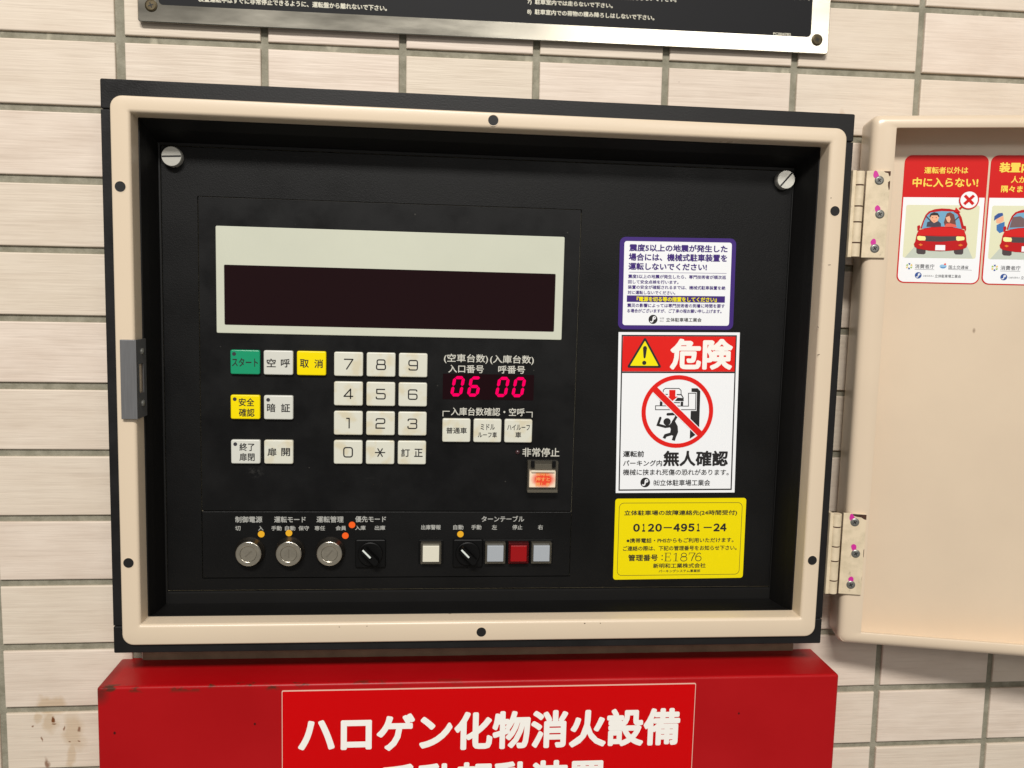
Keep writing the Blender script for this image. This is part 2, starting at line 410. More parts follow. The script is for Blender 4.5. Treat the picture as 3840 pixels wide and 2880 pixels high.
# cream front frame: rounded outside, rolled inner edge, straight reveal
fu0, fu1, fv0, fv1 = -213.4, 303.0, -203.1, 180.6
iu0, iu1, iv0, iv1 = -200.4, 290.6, -187.8, 169.6
lo = [(rr(fu0, fu1, fv0, fv1, 8, 6), 39.5)]
for i in range(4):
    a = R(30 * i); q = 1.3 * (1 - math.cos(a)); lo.append((rr(fu0 + q, fu1 - q, fv0 + q, fv1 - q, 8 - q, 6), 41.7 + 1.3 * math.sin(a)))
RF = 2.6
for i in range(7):
    a = R(15 * i); q = RF * (1 - math.sin(a)); lo.append((rr(iu0 - q, iu1 + q, iv0 - q, iv1 + q, .8 + q * .6, 6), 43 - RF + RF * math.cos(a)))
lo.append((rr(iu0 + .3, iu1 - .3, iv0 + .3, iv1 - .3, .8, 6), 28))
MB().loft(lo, False).build('inner_frame', M_cream, cab, 50)
# black recess
MB().loft([(rr(iu0 - .4, iu1 + .4, iv0 - .4, iv1 + .4), 28.2), (rr(iu0 + 1.2, iu1 - 1.2, iv0 + .8, iv1 - 1.2), 28.0), (rr(-197, 286, -188, 163), 20), (rr(-194.4, 281.2, -186.6, 157.4), 7.2),
           (rr(-194.0, 280.8, -186.2, 157.0), 5.4), (rr(-192.9, 280.3, -178.4, 155.0), 5.2), (rr(-192.9, 280.3, -176.4, 155.0), 2.6)], False).build('recess_liner', M_liner, cab)
MB().slab(-193, 280.5, -180, 156, 0.5, 2.2).build('back_plate', M_gap, cab)
pn = MB(); H = (-166.95, 115.75, -166.6, 119.75)
pn.loft([(rr(-192.4, 279.9, -175.8, 154.5, .5), 2.2), (rr(-192.4, 279.9, -175.8, 154.5, .5), 5.5), (rr(-191.9, 279.4, -175.3, 154.0, .5), 6.0),
         (rr(*H, .6), 6.0), (rr(*H, .6), 2.2)], False)
pn.build('control_panel', M_panel, cab)
MB().slab(-166.3, 115.2, -113.6, 119.2, 2.3, 6.1, .6, .12).build('keypad_plate', M_fascia, cab)
MB().slab(-166.6, 115.4, -166.2, -114.3, 2.3, 6.05, .6, .45).build('switch_plate', M_panel, cab)
# display
MB().loft([(rr(-154.0, 103.1, 20.7, 98.7, 1.0), 6.1), (rr(-154.0, 103.1, 20.7, 98.7, 1.0), 6.9), (rr(-153.7, 102.8, 21.0, 98.4, .9), 7.1), (rr(-148.4, 97.2, 26.6, 70.8, .9), 7.1), (rr(-148.2, 97.0, 26.8, 70.6, .8), 6.5)], False).build('display_bezel', M_white, cab)
MB().slab(-148.6, 97.4, 26.4, 71.0, 6.12, 6.6).build('display_window', M_glass, cab)

def key(u, v, m, items, dot=None, w=21.4, h=18.1):
    b = MB().slab(-w / 2, w / 2, -h / 2, h / 2, 6.0, 9.0, 1.3, .7, 3, steps=3).build('push_button', m, cab, 35, (u, v, 0))
    for it in items:
        if it[0] == '*':
            q = MB()
            q.stroke([(-3.9, 0), (3.9, 0)], .85, 9.06)
            for a in (60, 120): q.stroke(rot2([(-3.7, 0), (3.7, 0)], a), .85, 9.10 if a == 60 else 9.14)
            q.build('lettering', M_ink, b)
        elif it[0] in WIDE:
            q = MB()
            for z_, (pp, rr_, cl) in enumerate(WIDE[it[0]]): q.stroke(rpath(pp, rr_, cl), .95, 9.06 + .02 * z_, cl)
            q.build('lettering', M_ink, b)
        else:
            s, du, dv, tw, th = it[:5]
            L(b, s, du, dv, tw, th, 9.06, M_ink, 0, it[5] if len(it) > 5 else .018)
    if dot: MB().poly(circ(dot[0], dot[1], 1.42, 20), 9.07).build('indicator_dot', M_dot, b)
    return b
K = key
def rpath(pts, r, closed=False):
    out = []; n = len(pts)
    for i, p in enumerate(pts):
        if not closed and i in (0, n - 1): out.append(p); continue
        a, b = pts[i - 1], pts[(i + 1) % n]
        def toward(q):
            l = math.hypot(q[0] - p[0], q[1] - p[1]); t = min(r, l * .5) / l; return (p[0] + (q[0] - p[0]) * t, p[1] + (q[1] - p[1]) * t)
        A, B = toward(a), toward(b)
        for k_ in range(6):
            t = k_ / 5; out.append(((1 - t) ** 2 * A[0] + 2 * t * (1 - t) * p[0] + t * t * B[0], (1 - t) ** 2 * A[1] + 2 * t * (1 - t) * p[1] + t * t * B[1]))
    return out
SIX = [(3.0, 2.3), (3.0, 3.6), (-3.2, 3.6), (-3.2, -3.6), (3.2, -3.6), (3.2, .3), (-3.2, .3)]
WIDE = {'0': [([(-3.2, -3.6), (3.2, -3.6), (3.2, 3.6), (-3.2, 3.6)], 1.9, True)], '1': [([(-1.5, 3.6), (.7, 3.6), (.7, -4.05)], .02, False)],
        '2': [([(-3.2, 1.8), (-3.2, 3.6), (3.2, 3.6), (3.2, .0), (-3.3, .0), (-3.3, -2.4)], 1.5, False), ([(-3.3, -2.4), (-3.3, -3.6), (3.4, -3.6)], .02, False)],
        '3': [([(-3.2, 2.0), (-3.2, 3.6), (3.2, 3.6), (3.2, .15), (-1.6, .15)], 1.4, False), ([(-1.6, .15), (3.3, .15), (3.3, -3.6), (-3.3, -3.6), (-3.3, -1.8)], 1.4, False)],
        '4': [([(1.6, -4.05), (1.6, 3.5), (-3.2, -2.0), (3.6, -2.0)], .02, False)], '5': [([(3.2, 3.6), (-3.0, 3.6), (-3.0, 1.2)], .02, False), ([(-3.0, 1.2), (-3.0, .45), (3.3, .45), (3.3, -3.6), (-3.3, -3.6), (-3.3, -1.9)], 1.4, False)],
        '6': [(SIX, 1.5, False)], '9': [([(-x_, -y_) for x_, y_ in SIX], 1.5, False)], '7': [([(-3.4, 3.6), (3.2, 3.6), (-1.6, -4.05)], .02, False)],
        '8': [([(-2.9, .15), (2.9, .15), (2.9, 3.6), (-2.9, 3.6)], 1.4, True), ([(-3.3, -3.6), (3.3, -3.6), (3.3, .15), (-3.3, .15)], 1.4, True)]}
K(-133.3, -.5, M_keyg, [('スタート', -.1, -.1, 18.8, 6.4)], (-7.9, 6.0))
K(-109.2, -.5, M_keyc, [('空', -5.15, -.2, 6.7, 6.4), ('呼', 5.15, -.2, 6.7, 6.4)])
K(-85.0, -.5, M_keyy, [('取', -5.2, -.2, 6.6, 6.4), ('消', 5.3, -.2, 6.5, 6.5)])
K(-133.4, -34.1, M_keyy, [('安全', .9, 3.75, 11.4, 6.2), ('確認', 1.0, -4.1, 11.5, 6.2)], (-7.6, 5.9))
K(-109.2, -34.1, M_keyc, [('暗', -5.3, -.25, 6.3, 6.5), ('証', 5.2, -.25, 6.7, 6.5)], (-7.5, 5.7))
K(-133.4, -67.9, M_keyc, [('終了', 1.0, 3.7, 11.0, 6.1), ('扉閉', 1.0, -3.9, 11.2, 6.0)], (-7.5, 5.8))
K(-109.2, -67.9, M_keyw, [('扉', -4.9, .1, 6.7, 6.2), ('開', 5.2, .1, 6.5, 6.2)])
for n, u, v in (('7', -57.7, -.6), ('8', -33.6, -.6), ('9', -9.6, -.6), ('4', -57.7, -22.9), ('5', -33.6, -22.9), ('6', -9.6, -22.9), ('1', -57.7, -45.25), ('2', -33.6, -45.25), ('3', -9.6, -45.25), ('0', -57.7, -67.6)):
    K(u, v, M_keyw, [(n, .0, 0, 3.0 if n == '1' else 7.5, 8.1, .004)])
K(-33.7, -67.6, M_keyw, [('*',)]); K(-9.7, -67.6, M_keyw, [('訂', -4.85, 0, 6.6, 6.3), ('正', 5.0, 0, 6.5, 6.3)])
K(23.9, -50, M_keyw, [('普通車', .1, -.1, 15.8, 4.8)]); K(47.7, -50, M_keyw, [('ミドル', .15, 2.9, 10.9, 4.7), ('ルーフ車', 0, -3.2, 14.6, 4.5)])
K(71.5, -50, M_keyw, [('ハイルーフ', .1, 2.9, 17.5, 4.5), ('車', 0, -3.0, 4.6, 4.6)])
# LED read-out
MB().slab(13.0, 82.8, -26.4, -6.8, 6.0, 6.35, .4).build('led_window', M_ledw, cab)
SEG = {'0': 'abcdef', '6': 'acdefg'}
def digit(ch, u, v):
    w, h, t, sl = 9.0, 15.6, 2.35, .17
    q = MB(); gp = .22
    def sg(a, b):
        dx, dy = b[0] - a[0], b[1] - a[1]; l = math.hypot(dx, dy); ex, ey = dx / l, dy / l; nx, ny = -ey, ex; k = t / 2
        p = [(a[0] + ex * gp, a[1] + ey * gp), (a[0] + ex * (k + gp) - nx * k, a[1] + ey * (k + gp) - ny * k), (b[0] - ex * (k + gp) - nx * k, b[1] - ey * (k + gp) - ny * k),
             (b[0] - ex * gp, b[1] - ey * gp), (b[0] - ex * (k + gp) + nx * k, b[1] - ey * (k + gp) + ny * k), (a[0] + ex * (k + gp) + nx * k, a[1] + ey * (k + gp) + ny * k)]
        q.poly([(u + x + sl * y, v + y) for x, y in p], 6.45)
    X, Y = w / 2 - t / 2, h / 2 - t / 2
    pos = dict(a=((-X, Y), (X, Y)), b=((X, Y), (X, 0)), c=((X, 0), (X, -Y)), d=((X, -Y), (-X, -Y)), e=((-X, -Y), (-X, 0)), f=((-X, 0), (-X, Y)), g=((-X, 0), (X, 0)))
    for s in SEG[ch]: sg(*pos[s])
    q.build('led_digit', M_led, cab)
for ch, u in (('0', 24.3), ('6', 37.0), ('0', 58.6), ('0', 71.2)): digit(ch, u, -16.3)
# printed captions
D = 6.18
for s, u, v, w, h in (('(空車台数)', 30.3, 4.8, 33.6, 7.2), ('(入庫台数)', 65.5, 4.6, 33.7, 7.2), ('入口番号', 30.5, -2.95, 27.0, 6.1), ('呼番号', 65.4, -2.9, 20.7, 6.1),
                      ('入庫台数確認・空呼', 47.9, -35.7, 56.7, 6.3), ('非常停止', 89.9, -67.0, 29.0, 7.0)): L(cab, s, u, v, w, h, D, M_print, 0, .014)
q = MB(); q.stroke([(13.5, -39.7), (13.5, -35.7), (18.6, -35.7)], .6, D); q.build('bracket_line', M_print, cab)
q = MB(); q.stroke([(77.3, -35.6), (82.2, -35.6), (82.2, -39.7)], .6, D); q.build('bracket_line', M_print, cab)
for s, u, v, w, h in (('制御電源', -132.1, -120.5, 20.1, 4.9), ('運転モード', -101.4, -120.5, 23.6, 4.9), ('運転管理', -71.3, -120.4, 20.4, 5.0), ('優先モード', -40.6, -120.2, 23.5, 4.8), ('ターンテーブル', 61.5, -119.9, 33.4, 4.8),
                      ('切', -140.2, -127.3, 4, 3.7), ('入', -123.2, -127.3, 3.9, 3.7), ('手動', -111.5, -127.3, 7.8, 3.7), ('自動', -101.3, -127.3, 7.8, 3.7), ('保守', -91.1, -127.3, 8, 3.7), ('専任', -79, -127.3, 7.9, 3.7),
                      ('会員', -63.1, -127.2, 7.9, 3.6), ('入庫', -48.4, -127.0, 8, 3.6), ('出庫', -33.4, -127.0, 8, 3.6), ('出庫警報', 5.7, -126.6, 15.1, 3.9), ('自動', 26.9, -126.6, 7.9, 3.9), ('手動', 40.9, -126.6, 7.9, 3.9),
                      ('左', 55, -126.6, 4, 3.9), ('停止', 73, -126.6, 7.9, 3.9), ('右', 91.2, -126.6, 4, 3.9)): L(cab, s, u, v, w, h, D - .04, M_print2, 0, .022)
# emergency stop: lens, hinged clear cover, pilot lamp
MB().cyl(71.7, -67.1, [(1.9, 6.1), (1.8, 6.6), (1.2, 7.1), (.4, 7.3)], 16).build('pilot_lamp', mat('dim_red_pilot_lens', (64, 40, 42), .25), cab, 60)
es = MB().slab(79.6, 102.2, -96.6, -73.0, 6.0, 7.2, .6, .3).build('emergency_stop', M_knob, cab)
MB().slab(80.6, 101.2, -93.6, -79.9, 7.2, 12, .5, .5).build('button_lens', M_lens, es)
for s, v in (('常時以', -83.0), ('押すと', -87.0), ('開しま', -91.2)): L(es, s, 91.2, v, 11.0, 3.2, 12.06, mat('worn_orange_print', (250, 168, 96), .4), 0, .02)
MB().loft([(rr(79.0, 102.8, -96.8, -72.6, .8), 7.3), (rr(79.0, 102.8, -96.8, -72.6, .8), 13.2), (rr(79.4, 102.4, -96.4, -73.0, .7), 13.7), (rr(80.4, 101.4, -94.2, -79.3, .5), 13.7), (rr(80.4, 101.4, -94.2, -79.3, .5), 8.0)], False).build('clear_cover', M_clear, es)
MB().slab(82.0, 100.0, -81.2, -79.6, 13.0, 13.6, .3).build('cover_shine_rib', mat('painted_shine_rib', (250, 238, 214), .1, alpha=.7), es)  # shine along the lens top, put into the pale colour of this strip
MB().slab(84.4, 97.6, -78.6, -74.4, 13.8, 15.2, .3, .2).build('cover_hinge', M_clear, es)
for u in (82.6, 99.0): MB().slab(u - 1.3, u + 1.3, -76.8, -71.6, 14.9, 16.4, .3, .2).build('hinge_lug', M_knob, es)
MB().slab(79.2, 102.6, -97.0, -95.0, 13.8, 14.8, .3, .2).build('cover_lip', M_clear, es)
# key switches
for u in (-131.1, -101.3, -70.9):
    v = -145.3
    k = MB(); k.cyl(u, v, [(11.3, 6.0), (11.3, 7.0), (11.0, 7.6), (10.2, 9.0), (9.75, 12.4), (9.7, 12.8)], 40, False, M_lockd)
    k.cyl(u, v, [(9.7, 12.8), (9.6, 13.15), (9.4, 13.4), (9.1, 13.55), (8.8, 13.6)], 40, False, mat('polished_nickel_rim', (206, 200, 186), .2, metal=1.))
    k.cyl(u, v, [(8.8, 13.6), (6.4, 13.6)], 40, False, M_lock)
    k.cyl(u, v, [(6.4, 13.6), (6.2, 13.5), (6.0, 13.0)], 40, False, mat('polished_nickel_rim', (206, 200, 186), .2, metal=1.))
    kb = k.build('key_switch', None, cab, 30)
    MB().cyl(u, v, [(6.05, 12.6), (5.9, 13.0)], 32).build('lock_barrel', M_lock, kb)
    MB().poly(rot2(rr(u - .55, u + .55, v - 3.4, v + 3.4), {-131.1: -45, -101.3: 0, -70.9: -40}[u], (u, v)), 13.06).build('keyway', mat('keyway_dark', (122, 116, 104), .5, metal=.5), kb)
# rotary selectors
for u in (-40.4, 34.6):
    v = -147.0
    b = MB().slab(u - 11.6, u + 11.6, v - 11.2, v + 11.2, 6.0, 8.2, 1.5, .8).build('selector_switch', M_knob, cab, 40)
    MB().cyl(u, v, [(9.6, 8.2), (9.4, 9.6), (8.8, 10.0)], 36).build('knob_skirt', M_knob, b, 40)
    h = MB(); pts = rot2(rr(u - 8.4, u + 8.4, v - 2.9, v + 2.9, 2.2), -46, (u, v)); pt2 = rot2(rr(u - 8.0, u + 8.0, v - 2.4, v + 2.4, 2.0), -46, (u, v))
    h.loft([(pts, 9.9), (pts, 15.6), (pt2, 16.6)]); h.build('knob_grip', M_knob, b, 40)
    MB().poly(rot2(rr(u - 7.6, u + .9, v - .65, v + .65), -46, (u, v)), 16.66).build('pointer_line', M_wline, b)
# illuminated push buttons
for u, m in ((6.0, M_btnw), (55.8, M_btng), (74.0, M_btnr), (92.0, M_btng)):
    v = -146.1
    b = MB().slab(u - 9.6, u + 9.6, v - 9.4, v + 9.6, 6.0, 6.7, .8, .3).build('lamp_button', M_knob, cab)
    MB().loft([(rr(u - 7.9, u + 7.9, v - 8.3, v + 8.5, .6), 6.7), (rr(u - 7.9, u + 7.9, v - 8.3, v + 8.5, .6), 11.0), (rr(u - 7.4, u + 7.4, v - 7.8, v + 8.0, .5), 11.4), (rr(u - 6.5, u + 6.5, v - 6.6, v + 6.6, .4), 11.4), (rr(u - 6.5, u + 6.5, v - 6.6, v + 6.6, .4), 8.0)], False).build('clear_bezel', M_clear if m is not M_btnr else mat('dark_red_bezel', (84, 2, 6), .2, alpha=.6), b)
    MB().slab(u - 6.35, u + 6.35, v - 6.4, v + 6.4, 6.8, 11.9, .4, .4).build('button_lens', m, b)
# slotted panel screws
for u, v, a in ((-183.0, 146.3, 3), (272.0, 147.1, 50)):
    k = MB(); k.cyl(u, v, [(7.1, 6.0), (7.1, 11.2), (6.7, 11.9)], 32)
    sc = k.build('panel_screw', M_chrome, cab, 40)
    MB().poly(rot2(rr(u - 6.6, u + 6.6, v - .6, v + .6), a, (u, v)), 11.96).build('screw_slot', M_holed, sc)
# gasket holes in the cream frame
for u, v in ((-207.6, 120.2), (-207.7, -142.1), (44.6, 175.0), (44.2, -196.2), (297.2, 121.2), (297.0, -142.4)):
    k = MB(); k.loft([(circ(u, v, 4.15), 42.9), (circ(u, v, 4.0), 43.15), (circ(u, v, 3.6), 43.12)], False, m=M_cream); k.cyl(u, v, [(3.6, 43.12), (3.3, 43.06)], 24, True, M_holed)
    k.build('frame_hole', None, cab)
for (u, v, w, h, a) in ((295.6, 82.0, 2.4, .5, 6), (289.9, 36.0, .5, 1.6, 20), (291.6, 15.5, 2.4, .45, 18), (-60.0, -191.0, 1.0, .5, 0), (-40.0, -190.6, .9, .5, 30), (122.0, -190.4, 1.1, .9, 0), (134.0, -190.4, .8, .7, 0), (88.0, 183.6, .1, .1, 0), (293.6, 130.5, .7, .9, 0)):
    MB().poly(rot2(circ(u, v, w / 2, 10, h / 2), a, (u, v)), 43.06).build('paint_chip', mat('chip_brown', (70, 48, 34), .7), cab)
# latch strike: steel angle with slot and two screws
k = MB(); k.slab(-209.2, -199.2, -38.5, 16.6, 43.1, 46.2, .2, .3)
lt = k.build('latch_strike', M_steel, cab)
X = -198.4
def yz(pts, x0, x1, m=None, q=None):
    """plate lying in the v-d plane between u=x0 and u=x1"""
    q = q or MB(); b = len(q.v); n = len(pts)
    for x in (x0, x1):
        q.v += [P3(x, v, d) for v, d in pts]
    q.face(list(range(b, b + n))); q.face(list(range(b + n, b + 2 * n))[::-1])
    for i in range(n):
        j = (i + 1) % n; q.face((b + i, b + n + i, b + n + j, b + j))
    return q
fl = MB()
for pts in ([(16.6, 46.2), (16.6, 26), (-.5, 26), (-.5, 46.2)], [(-.5, 46.2), (-.5, 40.5), (-21, 40.5), (-21, 46.2)], [(-.5, 31.5), (-.5, 26), (-21, 26), (-21, 31.5)], [(-21, 46.2), (-21, 26), (-38.5, 26), (-38.5, 46.2)]):
    yz(pts, -199.3, X, q=fl)
fl.build('strike_flange', M_steel, lt)
for v in (8.0, -28.6):
    s = MB(); n = 14; b0 = 0
    for (rr_, x) in ((2.6, X), (2.3, X + 1.0), (1.2, X + 1.5)):
        s.v += [P3(x, v + rr_ * math.cos(2 * math.pi * i / n), 34.5 + rr_ * math.sin(2 * math.pi * i / n)) for i in range(n)]
    for kk in range(2):
        for i in range(n): s.face((kk * n + i, kk * n + (i + 1) % n, kk * n + n + (i + 1) % n, kk * n + n + i))
    s.face([2 * n + i for i in range(n)]); s.build('strike_screw', M_zinc, lt, 50)

# ------------------------------------------------------------------ door, swung open to the right
DOORM = Matrix.Translation(P3(323.3, 0, 40)) @ Matrix.Rotation(R(-13.66), 4, 'Z')
W_ = 528
lo = [(rr(0, W_, -210.2, 192.2, 5, 4), -29.5), (rr(0, W_, -210.2, 192.2, 5, 4), -6)]
for i in range(1, 5):
    a = R(22.5 * i); q = 5.5 * (1 - math.cos(a)); lo.append((rr(q, W_ - q, -210.2 + q, 192.2 - q, 5, 4), -5.5 + 5.5 * math.sin(a)))
lo += [(rr(16.3, W_ - 16.3, -200.7, 183.2, .8, 4), 0), (rr(16.9, W_ - 16.9, -200.1, 182.6, .8, 4), -.4), (rr(17.0, W_ - 17.0, -200.0, 182.5, .8, 4), -1.6), (rr(1.6, W_ - 1.6, -208.6, 190.6, 4, 4), -1.7), (rr(1.6, W_ - 1.6, -208.6, 190.6, 4, 4), -26)]
door = MB().loft(lo, True, True).build('door', M_door, cab, 40)
door.matrix_local = DOORM
tag(door, 'cream pan door swung open, two red stickers inside')
# hinges
def hinge(vt, vb, splits, screws, pinks):
    h = MB().slab(309.7, 312.6, vb, vt, 18, 42.0, .0, .3).build('hinge', M_hinge, cab)
    edges = [vt] + splits + [vb]; n = 18
    for a, b in zip(edges[:-1], edges[1:]):
        s = MB()
        for (r_, v) in ((3.3, a - .38), (3.72, a - .6), (3.72, b + .6), (3.3, b + .38)):
            s.v += [P3(315.4 + r_ * math.cos(2 * math.pi * i / n), v, 40.5 + r_ * math.sin(2 * math.pi * i / n)) for i in range(n)]
        for kk in range(3):
            for i in range(n): s.face((kk * n + i, kk * n + n + i, kk * n + n + (i + 1) % n, kk * n + (i + 1) % n))
        s.face([i for i in range(n)]); s.face([3 * n + i for i in range(n)][::-1])
        s.build('knuckle', M_hinge, h, 40)
    pin = MB(); n = 18
    for (r_, v) in ((3.42, vt - .3), (3.42, vb + .3)): pin.v += [P3(315.4 + r_ * math.cos(2 * math.pi * i / n), v, 40.5 + r_ * math.sin(2 * math.pi * i / n)) for i in range(n)]
    for i in range(n): pin.face((i, n + i, n + (i + 1) % n, (i + 1) % n))
    pin.build('hinge_pin', M_rust, h)
    def onto(o): o.matrix_local = DOORM; return o
    onto(MB().slab(-2.4, 14.4, vb, vt, .05, 2.0, .4, .3).build('hinge_leaf', M_hinge, h))
    for s_, v in screws:
        k = MB(); k.cyl(s_, v, [(3.3, 2.0), (3.1, 2.25), (2.2, 2.5)], 20, True, M_zinc)
        for a in (35, 125): k.poly(rot2(rr(s_ - 1.5, s_ + 1.5, v - .33, v + .33), a, (s_, v)), 2.54 if a == 35 else 2.57, M_holed)
        onto(k.build('hinge_screw', None, h, 40))
    for s_, v, a in pinks:
        p = rot2([(s_ + 1.9 * math.cos(R(t)) * (1 + .12 * math.sin(3 * R(t) + s_)), v + 3.0 * math.sin(R(t)) * (1 + .1 * math.cos(2 * R(t) + v))) for t in range(0, 360, 24)], a, (s_, v))
        onto(MB().poly(p, 2.08 if v < 149 and v > -109 else 2.1).build('paint_mark', M_pink, h))
    up = vt > 0
    rp = [[(9.5, vt - .2), (14.3, vt - .2), (14.3, vt - 3.2), (13.4, vt - 4.0), (12.6, vt - 1.6), (10.6, vt - 1.2)], [(14.3, vt - 7), (12.9, vt - 8.0), (13.1, vt - 11), (13.8, vt - 14), (14.3, vt - 13)]] if up else [[(3.0, vt - .2), (14.3, vt - .2), (14.3, vt - 4.2), (12.8, vt - 4.0), (10.6, vt - 2.6), (7, vt - 2.2), (3.6, vt - 1.0)], [(14.3, vt - 27), (13.8, vt - 28), (13.9, vt - 33), (14.3, vt - 34)]]
    for p in rp: onto(MB().poly(p, 2.04).build('rust_patch', M_rust, h))
    return h
hinge(151.3, 88.2, [140.7, 125.4, 113.9, 98.8], [(6.7, 144.4), (8.7, 120.0), (6.8, 95.0)], [(4.2, 148.4, 20), (6.9, 123.4, 12), (5.6, 99.2, 8)])
hinge(-105.8, -169.4, [-116.4, -131.8, -143.2, -158.7], [(6.1, -112.4), (8.3, -137.0), (6.3, -161.8)], [(3.9, -109.0, 20), (6.6, -132.2, 12), (6.2, -158.0, 8)])

# ------------------------------------------------------------------ stickers on the panel
def logo(parent, u, v, r, d, dark=M_ink, light=M_paper):
    k = MB(); k.poly(circ(u, v, r, 32), d, dark)
    k.poly(circ(u + .26 * r, v + .33 * r, .36 * r, 20), d + .03, light)
    k.stroke([(u + .02 * r, v + .4 * r), (u + .0 * r, v - .15 * r), (u - .08 * r, v - .45 * r), (u - .28 * r, v - .6 * r), (u - .52 * r, v - .5 * r)], .26 * r, d + .05, False, True, light)
    k.poly(circ(u + .30 * r, v + .36 * r, .11 * r, 12), d + .07, dark)
    return k.build('emblem', None, parent)
S1 = empty('notice_sticker', CAB, 'white notice sticker with thick purple border and purple lettering, above the danger sticker', 'sticker', 'stickers on the control panel')
A = .9
def rotslab(q, cu, cv, w, h, r, d0, d1, a, m=None):
    pts = rot2(rr(cu - w / 2, cu + w / 2, cv - h / 2, cv + h / 2, r, 5), a, (cu, cv)); return q.loft([(pts, d0), (pts, d1)], True, False, m)
rotslab(MB(), 192.06, 65.77, 91.4, 70.5, 4.5, 6.0, 6.25, A).build('backing', M_purple, S1)
rotslab(MB(), 192.12, 65.8, 84.5, 64.1, 2.0, 6.25, 6.30, A).build('white_field', M_paper, S1)
for s, u, v, w, h in (('震度5以上の地震が発生した', 191.97, 92.96, 77.3, 5.6), ('場合には、機械式駐車装置を', 191.94, 85.9, 77.5, 5.8), ('運転しないでください!', 184.07, 78.7, 61.7, 5.6)): L(S1, s, u, v, w, h, 6.36, M_purple, A, .034)
for s, u, v, w, h in (('震度5以上の地震が発生したら、専門技術者が順次巡', 191.93, 71.16, 77.3, 3.0), ('回して安全点検を行います。', 173.21, 66.72, 39.7, 2.9), ('装置の安全が確認されるまでは、機械式駐車装置を絶', 191.95, 62.97, 77.1, 3.0), ('対に運転しないでください。', 172.15, 58.57, 37.5, 2.9),
                      ('震災の影響によっては専門技術者の到着に時間を要す', 192.06, 49.03, 77.3, 3.1), ('る場合がございますが、ご了承の程お願い申し上げます。', 190.9, 44.88, 74.9, 3.1)): L(S1, s, u, v, w, h, 6.36, M_purple, A, .026)
rotslab(MB(), 191.75, 54.11, 77.6, 5.0, 0, 6.3, 6.35, A).build('purple_band', M_purple, S1)
L(S1, '『電源を切る等の措置をしてください』', 192.3, 53.9, 63.4, 3.8, 6.41, M_syel, A, .03)
rotslab(MB(), 192.35, 74.28, 76.9, .28, 0, 6.3, 6.35, A).build('rule', M_purple, S1)
logo(S1, 174.2, 38.05, 3.55, 6.36)
L(S1, '社団', 181.1, 39.0, 3.3, 1.3, 6.36, M_ink, A); L(S1, '法人', 181.2, 36.9, 3.3, 1.3, 6.36, M_ink, A)
L(S1, '立体駐車場工業会', 198.6, 38.2, 28.2, 3.2, 6.36, M_ink, A, .018)

S2 = empty('danger_sticker', CAB, 'tall white danger sticker with red band, yellow warning triangle and red prohibition ring', 'sticker', 'stickers on the control panel')
A = .85
q = MB(); pts = [(147.55, 27.64), (150.21, -98.99), (246.57, -98.24), (243.98, 29.39)]
q.loft([(pts, 6.0), (pts, 6.25)]).build('backing', M_paper, S2)
po = [(150.0, 25.6), (152.3, -97.2), (244.15, -96.2), (241.7, 27.2)]; pi_ = [(151.0, 24.55), (153.3, -96.1), (243.1, -95.1), (240.75, 26.1)]
MB().loft([(po, 6.30), (pi_, 6.30)], False).build('border_line', M_ink, S2)
MB().poly([(151.1, 24.5), (151.4, -2.7), (241.4, -1.4), (240.8, 26.05)], 6.30).build('red_band', M_dred, S2)
MB().poly([(151.42, -2.8), (151.44, -4.0), (241.4, -2.65), (241.38, -1.45)], 6.33).build('divider_line', M_ink, S2)
L(S2, '危険', 214.0, 11.7, 50.0, 24.2, 6.36, M_signw, A, .04)
k = MB(); tri = lambda r_, c=(168.75, 8.6): [(c[0] + r_ * math.cos(R(a + .8)), c[1] + r_ * math.sin(R(a + .8))) for a in (90, 210, 330)]
def rtri(r_, rc, c=(168.75, 8.4)):
    o = []
    for a in (90, 210, 330):
        cx, cy = c[0] + (r_ - 2 * rc) * math.cos(R(a + .8)), c[1] + (r_ - 2 * rc) * math.sin(R(a + .8))
        for b in (-60, -30, 0, 30, 60): o.append((cx + rc * math.cos(R(a + b + .8)), cy + rc * math.sin(R(a + b + .8))))
    return o
k.poly(rtri(16.2, 1.1), 6.36, M_ink); k.poly(rtri(13.0, .3), 6.39, M_syel)
k.poly([(167.2, 15.6), (167.9, 8.6), (168.4, 7.7), (169.1, 7.7), (169.6, 8.6), (170.4, 15.6), (170.0, 16.8), (168.8, 17.4), (167.6, 16.8)], 6.42, M_ink); k.poly(circ(168.7, 4.2, 1.65), 6.42, M_ink)
k.build('warning_triangle', None, S2)
k = MB(); RC = (196.9, -33.7)
k.ring(*RC, 25.4, 28.8, 6.44, 56, M_dred)
k.poly(rot2(rr(RC[0] - 25.7, RC[0] + 25.7, RC[1] - 2.5, RC[1] + 2.5), -42.5, RC), 6.43, M_dred)
k.poly(rot2(rr(RC[0] - 25.3, RC[0] + 25.3, RC[1] - 3.1, RC[1] + 3.1), -42.5, RC), 6.42, M_paper)
k.build('prohibition_ring', None, S2)
k = MB()
k.poly([(207.3, -15.1), (207.44, -17.96), (211.79, -18.16), (214.51, -17.34), (212.17, -15.03)], 6.34); k.poly([(211.79, -18.16), (212.26, -32.92), (214.8, -32.9), (214.51, -17.34)], 6.34)
k.poly([(207.58, -32.98), (207.85, -55.2), (215.1, -50.0), (214.8, -32.92)], 6.34)
k.build('lift_post_symbol', M_ink, S2)
k = MB(); k.stroke([(179.13, -29.28), (205.54, -29.24), (205.05, -19.04), (211.0, -18.95), (211.4, -31.98), (179.27, -32.4)], .6, 6.35, True)
k.build('pallet_symbol', M_ink, S2)
k = MB(); k.stroke([(184.86, -18.6), (184.78, -16.9), (186.3, -15.5), (197.36, -15.4), (199.0, -16.9), (199.2, -20.1)], .6, 6.36)
